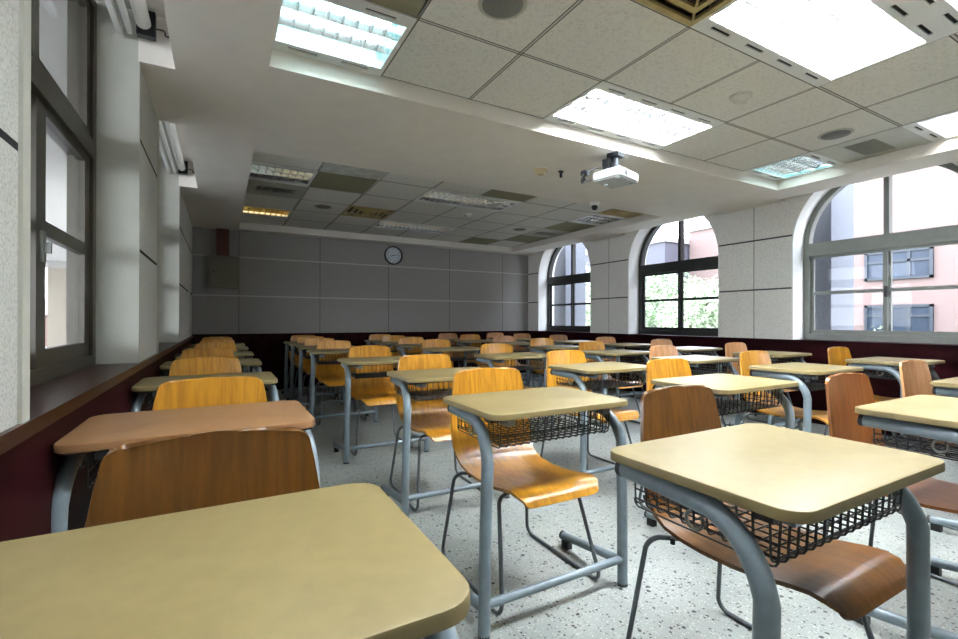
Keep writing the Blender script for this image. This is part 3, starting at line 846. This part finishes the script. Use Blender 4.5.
# ------------------------------------------------------------------ the plywood chair
def make_chair(mat, detail=True):
    """origin on the floor under the seat; the sitter faces -Y"""
    r = empty('school_chair')
    prof = [(.272, .862), (.267, .824), (.261, .785), (.253, .72), (.245, .65), (.236, .58), (.218, .52), (.188, .475), (.146, .446), (.088, .430), (.015, .422), (-.07, .422), (-.15, .430), (-.215, .443), (-.262, .449), (-.292, .443), (-.312, .428), (-.325, .408)]
    half = [.138, .186, .194, .204, .212, .216, .213, .207, .203, .200, .198, .197, .197, .198, .198, .194, .176, .140]
    dish = [.018, .019, .020, .021, .022, .022, .018, .010, .004, 0, 0, 0, 0, 0, 0, 0, 0, 0]
    # finer rows near the rounded ends
    def lerp(seq, t):
        i = min(int(t), len(seq) - 2); f = t - i
        a, b = seq[i], seq[i + 1]
        return tuple(p + (q - p) * f for p, q in zip(a, b)) if isinstance(a, tuple) else a + (b - a) * f
    ts = [0, .03, .08, .16, .28, .44, .62, .8] + list(range(1, len(prof) - 2)) + [len(prof) - 2 + q for q in (0, .3, .6, .85, 1)]
    prof = [(y, z if z < .45 else .45 + (z - .45) * .982) for y, z in prof]
    nxs = 14; bm = bmesh.new(); grid = []
    def hw(t):
        n_ = len(prof) - 1
        if t < 1: return .138 + (half[1] - .138) * math.sqrt(max(0, 1 - (1 - t) ** 2))
        if t > n_ - 1.0001: u = t - (n_ - 1); return .14 + (half[-2] - .14) * math.sqrt(max(0, 1 - u * u))
        return lerp(half, t)
    for t in ts:
        y, z = lerp(prof, t); h = hw(t); d = lerp(dish, t); row = []
        for k in range(nxs + 1):
            u = -1 + 2 * k / nxs
            crown = .004 * (1 - u * u) if t < 1 else 0
            row.append(bm.verts.new((u * h * 1.0, y - d * (u * u) + 0.0, z + crown * (1 - t))))
        grid.append(row)
    for a, b in zip(grid, grid[1:]):
        for k in range(nxs): bm.faces.new((a[k], a[k + 1], b[k + 1], b[k]))
    bmesh.ops.recalc_face_normals(bm, faces=bm.faces)
    bmesh.ops.solidify(bm, geom=bm.faces[:], thickness=.0115)
    finish('seat_shell', bm, mat, r, True)
    for s in (-1, 1):
        pts = fillet([(s * .085, .10, .402), (s * .195, .210, .394), (s * .240, .258, .0095), (s * .240, -.272, .0095), (s * .19, -.165, .404), (s * .085, -.13, .406)], [0, .045, .035, .035, .03, 0], 7)
        T('leg_frame', pts, .0082, 'rod', r, 10)
    T('cross_bar', [(-.09, .10, .402), (.09, .10, .402)], .0082, 'rod', r, 8)
    T('cross_bar', [(-.09, -.13, .406), (.09, -.13, .406)], .0082, 'rod', r, 8)
    if detail:
        for sx in (-1, 1):
            for y, z in ((.045, .4265), (-.15, .4325)):
                Dk('screw', (sx * .095, y, z - .002), .0065, .0035, 'screw', r, 'z', 14)
            Dk('bumper', (sx * .15, .15, .384), .008, .018, 'black', r, 'z', 10)
    return r

COLN = {'C1': 'column along the left wall', 'C2': 'second column from the left wall', 'C3': 'middle column', 'C4': 'second column from the right windows', 'C5': 'column along the right windows'}
ORD = ['first', 'second', 'third', 'fourth', 'fifth', 'sixth', 'seventh', 'eighth']
cols = {  # centre x, desk front edges, chair back tops (distance from the camera foot), chair x offsets
    'C1': (-.057, [.462, 1.53, 2.70, 3.84, 4.86, 5.88, 6.80], [1.115, 2.17, 3.40, 4.50, 5.55, 6.55, 7.45], [.045, .025, -.03, -.05, .0, .0, .0]),
    'C2': (1.119, [.405, 1.325, 2.36, 3.52, 4.84, 5.66, 6.38, 7.04], [1.108, 1.97, 2.98, 4.23, 5.48, 6.32, 7.015, 7.71], [.28, .01, .09, .06, 0, 0, 0, 0]),
    'C3': (2.325, [.38, 1.30, 2.22, 3.42, 4.60, 5.52, 6.28, 7.00], [1.02, 1.94, 2.87, 4.06, 5.30, 6.20, 6.94, 7.66], [.075, .055, .03, .12, 0, 0, 0, 0]),
    'C4': (3.585, [.54, 1.50, 2.37, 3.30, 4.33, 5.36, 6.26, 7.0], [1.18, 2.135, 3.01, 3.96, 5.0, 6.0, 6.90, 7.66], [0, .03, .06, .04, .12, .15, .05, 0]),
    'C5': (4.84, [.47, 1.45, 2.40, 3.36, 4.35, 5.38, 6.32, 7.02], [1.11, 2.10, 3.05, 4.02, 4.99, 6.06, 6.96, 7.68], [0, 0, 0, 0, 0, 0, -.10, -.24]),
}
desk_shift = {('C2', 0): .03, ('C2', 2): .09, ('C2', 3): .04, ('C3', 0): .03, ('C3', 1): .01, ('C3', 2): .03, ('C3', 3): .07, ('C4', 1): -.02, ('C4', 4): .07, ('C4', 5): .10, ('C5', 2): -.045, ('C5', 6): -.05, ('C5', 7): -.19}
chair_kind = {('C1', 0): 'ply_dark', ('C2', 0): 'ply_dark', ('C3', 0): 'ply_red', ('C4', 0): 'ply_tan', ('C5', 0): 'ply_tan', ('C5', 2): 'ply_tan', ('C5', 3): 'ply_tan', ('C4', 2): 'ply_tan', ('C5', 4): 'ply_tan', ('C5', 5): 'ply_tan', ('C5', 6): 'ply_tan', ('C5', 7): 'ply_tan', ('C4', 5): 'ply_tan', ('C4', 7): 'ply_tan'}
CW = {'ply': 'honey-coloured', 'ply_dark': 'dark brown', 'ply_red': 'reddish brown', 'ply_tan': 'pale tan'}
desk_labels = {('C1', 0): 'cream school desk in the bottom left corner, nearest of all', ('C1', 1): 'peach-topped school desk against the left sill, behind the nearest desk',
    ('C2', 0): 'cream school desk at lower right with wire basket, nearest of its column', ('C2', 1): 'cream school desk in the centre with honey chair tucked under it'}
protoD, protoC = {}, {}
for cn, (cx, fronts, backs, offs) in cols.items():
    for i, (fy, by, ox) in enumerate(zip(fronts, backs, offs)):
        dm = 'desk_peach' if (cn, i) == ('C1', 1) else 'desk'
        if dm not in protoD: protoD[dm] = make_desk(dm); d = protoD[dm]
        else: d = copy_tree(protoD[dm])
        jx = desk_shift.get((cn, i), 0)
        d.location = (cx + jx, fy, 0); d.rotation_euler[2] = 0 if cn == 'C1' or i < 2 else random.uniform(-.012, .012)
        lab = desk_labels.get((cn, i), 'cream-topped grey school desk, %s from the front in the %s' % (ORD[i], COLN[cn]))
        tag(d, lab, 'desk', 'school desks in rows')
        ck = chair_kind.get((cn, i), 'ply'); det = by < 4.6
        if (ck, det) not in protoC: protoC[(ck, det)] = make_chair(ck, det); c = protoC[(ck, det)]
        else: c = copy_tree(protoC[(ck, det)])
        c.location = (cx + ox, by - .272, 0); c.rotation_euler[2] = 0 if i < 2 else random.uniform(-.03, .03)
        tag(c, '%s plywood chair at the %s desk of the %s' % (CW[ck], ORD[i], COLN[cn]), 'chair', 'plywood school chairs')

# ------------------------------------------------------------------ outside, right: paving, granite piers, brick block, shrubs
bm = bmesh.new(); box(bm, -45, XL - .32, -30, 60, -.35, -.25); box(bm, XR + .42, 60, -30, 60, -.35, -.25)
struct(finish('ground', bm, 'ground'))
def pier(x, y, w, h, lab, mat='granite'):
    r = empty('stone_pier', (x, y, -.25)); tag(r, lab, 'pillar', 'granite piers outside')
    B('shaft', (-w / 2, w / 2, -w / 2, w / 2, .3, h), mat, r, .02); B('plinth', (-w / 2 - .05, w / 2 + .05, -w / 2 - .05, w / 2 + .05, 0, .3), mat, r)
pier(6.43, 2.98, .55, 4.6, 'grey granite pier outside, seen at the left of the nearest arched window')
pier(6.43, 7.72, .55, 4.6, 'grey granite pier outside, seen through the farthest arched window')

def building(x, y0, y1, z1, lab, wall_m, wins, fm='ext_frame', depth=5):
    r = empty('brick_building', (x, (y0 + y1) / 2, -.25)); tag(r, lab, 'building')
    cy = (y0 + y1) / 2
    B('walls', (0, depth, y0 - cy, y1 - cy, 0, z1 + .25), wall_m, r)
    B('parapet', (-.12, depth, y0 - cy - .1, y1 - cy + .1, z1 + .25, z1 + .5), 'ext_white', r)
    for (a, b, c, d, nm) in wins:
        bm = bmesh.new(); t = .06
        for q in ((a, b, c, c + t), (a, b, d - t, d), (a, a + t, c, d), (b - t, b, c, d)): box(bm, -.06, .02, q[0] - cy, q[1] - cy, q[2] + .25, q[3] + .25)
        for k in range(1, nm):
            m = a + (b - a) * k / nm; box(bm, -.05, .02, m - cy - .03, m - cy + .03, c + .25, d + .25)
        box(bm, -.05, .02, a - cy, b - cy, c + (d - c) * .62 + .22, c + (d - c) * .62 + .28)
        f = finish('window', bm, fm, r); B('glazing', (-.02, -.005, a + t - cy, b - t - cy, c + t + .25, d - t + .25), 'ext_glass', f)
    return r
building(14.0, -8, 7.05, 9.0, 'pink brick building with dark windows beyond the nearest arched window', 'brick',
         [(4.15, 5.42, 2.08, 2.78, 3), (4.15, 5.42, .80, 1.48, 3), (.6, 1.9, 2.08, 2.78, 3), (.6, 1.9, .80, 1.48, 3)])
building(24.0, 9.0, 17.8, 6.3, 'pale brick building seen through the right half of the middle arched window', 'brick', [(10.5, 12.0, 2.6, 4.0, 2), (13.6, 15.1, 2.6, 4.0, 2)])
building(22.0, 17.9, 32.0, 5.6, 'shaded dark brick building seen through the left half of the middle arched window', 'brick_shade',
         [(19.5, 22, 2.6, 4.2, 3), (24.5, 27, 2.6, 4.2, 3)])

def shrub(x, y, rad, h, n, lab, mat, seed, name='shrub'):
    n = int(n * 1.9); rnd = random.Random(seed); r = empty(name, (x, y, -.25)); tag(r, lab, 'tree' if name == 'tree' else 'bush', 'greenery outside the right windows')
    blobs = [(rnd.uniform(-.5, .5) * rad, rnd.uniform(-.6, .6) * rad, h * rnd.uniform(.45, .85), rad * rnd.uniform(.4, .62)) for _ in range(7)]
    bm = bmesh.new()
    for _ in range(n):
        bx, by, bz, br = rnd.choice(blobs)
        d = Vector((rnd.gauss(0, 1), rnd.gauss(0, 1), rnd.gauss(0, 1))).normalized() * br * rnd.uniform(.55, 1.05)
        c = Vector((bx, by, bz)) + d; 
        if c.z < .1: continue
        a = Vector((rnd.gauss(0, 1), rnd.gauss(0, 1), rnd.gauss(0, .6))).normalized(); b = a.cross(d).normalized() if d.length > 0 else Vector((0, 0, 1))
        s = rnd.uniform(.035, .085)
        bm.faces.new([bm.verts.new(c + q) for q in (a * s, b * s * .5, -a * s, -b * s * .5)])
    me = bpy.data.meshes.new('foliage'); bm.to_mesh(me); bm.free(); f = link('foliage', me, mat, r)
    bm = bmesh.new()
    for k, (bx, by, bz, br) in enumerate(blobs[:5]):
        sweep(bm, [(0, 0, 0), (bx * .2, by * .2, h * .3), (bx, by, bz)], .035 if name == 'shrub' else .08, 6)
    finish('stems', bm, 'bark', r, True)
shrub(10.4, 7.4, 1.25, 2.1, 2600, 'pale green bush outside the middle arched window, right half', 'leaf2', 3)
shrub(10.7, 10.3, 1.3, 2.3, 2600, 'green bush outside the middle arched window, left half', 'leaf', 4)
shrub(11.2, 13.2, 1.3, 2.2, 2200, 'green bush seen through the farthest arched window', 'leaf2', 5)
shrub(15.5, 12.4, 1.9, 3.4, 3000, 'green tree behind the bushes outside the middle arched window', 'leaf', 6, 'tree')
shrub(17.0, 18.6, 2.2, 3.9, 3000, 'green tree farther left, behind the bushes outside', 'leaf2', 8, 'tree')
shrub(12.6, 3.4, .8, .95, 900, 'low pale bush at the foot of the pink brick building', 'leaf2', 9)
shrub(12.6, 5.3, .9, .95, 900, 'low pale bush beside the far corner of the pink brick building', 'leaf2', 10)

# outside, left: covered walk with a two-tone pier, house beyond
o = B('walkway_roof', (-6.5, XL - .24, YF - 3, 21.0, 2.86, 3.06), 'ext_white'); tag(o, 'pale flat roof of the covered walk outside the left windows', 'roof')  # roof reach extended to weaken daylight through the left windows
r = empty('stone_pier', (-4.35, 18.6, -.25)); tag(r, 'two-tone pier, pale above and brown below, outside the nearest left window', 'pillar', 'piers of the covered walk')
B('brown_base', (-.22, .22, -.25, .25, 0, 2.9), 'granite_brown', r); B('pale_shaft', (-.22, .22, -.25, .25, 2.9, 5.6), 'ext_white', r)
bm = bmesh.new()
for k in range(10):
    a0, a1 = PI / 2 * k / 10, PI / 2 * (k + 1) / 10
    p = [(-.22 - 1.4 + 1.4 * math.cos(a), 3.6 + 1.3 * math.sin(a)) for a in (a0, a1)]
    for y in (-.2, .2): quad(bm, (p[0][0], y, p[0][1]), (p[1][0], y, p[1][1]), (p[1][0], y, 5.6), (p[0][0], y, 5.6))
    quad(bm, (p[0][0], -.2, p[0][1]), (p[0][0], .2, p[0][1]), (p[1][0], .2, p[1][1]), (p[1][0], -.2, p[1][1]))
finish('arch', bm, 'ext_white', r)
r = empty('house', (-9.5, 33, -.25)); tag(r, 'small tiled-roof house beyond the covered walk', 'house')
B('walls', (-2, 2, -2, 2, 0, 1.6), 'brick', r)
bm = bmesh.new(); v = [bm.verts.new(p) for p in ((-2.3, -2.3, 1.6), (2.3, -2.3, 1.6), (2.3, 2.3, 1.6), (-2.3, 2.3, 1.6), (-2.3, 0, 2.5), (2.3, 0, 2.5))]
for f in ((0, 1, 5, 4), (2, 3, 4, 5), (0, 4, 3), (1, 2, 5), (0, 3, 2, 1)): bm.faces.new([v[i] for i in f])
finish('roof', bm, 'roof', r); B('window', (-.6, .6, -2.04, -1.99, .6, 1.25), 'ext_glass', r)

# ------------------------------------------------------------------ daylight
w = bpy.data.worlds.new('overcast'); S.world = w; w.use_nodes = True; nt = w.node_tree
bg = nt.nodes['Background']
tc = nt.nodes.new('ShaderNodeTexCoord'); sp = nt.nodes.new('ShaderNodeSeparateXYZ'); nt.links.new(tc.outputs['Generated'], sp.inputs[0])
nz = noise(nt, tc.outputs['Generated'], 2.2, 4)
g = math_(nt, 'ADD', math_(nt, 'MULTIPLY', sp.outputs[2], .8), math_(nt, 'MULTIPLY', nz, .2))
nt.links.new(ramp(nt, g, [(.0, (.88, .93, 1.0)), (.6, (.72, .83, 1.0))]), bg.inputs[0]); bg.inputs[1].default_value = 6.8

def portal(loc, rot, sx, sy):
    l = bpy.data.lights.new('daylight_portal', 'AREA'); l.shape = 'RECTANGLE'; l.size = sx; l.size_y = sy; l.cycles.is_portal = True
    o = bpy.data.objects.new('daylight_portal', l); C.objects.link(o); o.location = loc; o.rotation_euler = rot
for c in WC: portal((XR + .42, c, 1.79), (0, PI / 2, 0), 1.82, 1.52)
for a, b in LWIN: portal((XL - .32, (a + b) / 2, 1.76), (0, -PI / 2, 0), 1.80, b - a)

# ------------------------------------------------------------------ camera
cam = bpy.data.cameras.new('camera'); co = bpy.data.objects.new('camera', cam); C.objects.link(co); S.camera = co
F, ya, pi_, ro = 463.2054, .5062, .0023, .0015
fw = Vector((math.sin(ya) * math.cos(pi_), math.cos(ya) * math.cos(pi_), math.sin(pi_)))
r0 = Vector((math.cos(ya), -math.sin(ya), 0)); u0 = r0.cross(fw)
rt = r0 * math.cos(ro) + u0 * math.sin(ro); up = -r0 * math.sin(ro) + u0 * math.cos(ro)
M = Matrix((rt, up, -fw)).transposed().to_4x4(); M.translation = Vector((0, 0, 1.09)); co.matrix_world = M
cam.sensor_width = 36; cam.lens = F * 36 / 958; cam.clip_start = .02; cam.clip_end = 200

S.view_settings.view_transform = 'Standard'; S.view_settings.look = 'None'; S.view_settings.gamma = 1
S.view_settings.exposure = 1.42
S.cycles.use_denoising = True
S.cycles.max_bounces = 8; S.cycles.diffuse_bounces = 5; S.cycles.glossy_bounces = 4; S.cycles.transparent_max_bounces = 12
S.cycles.sample_clamp_indirect = 10
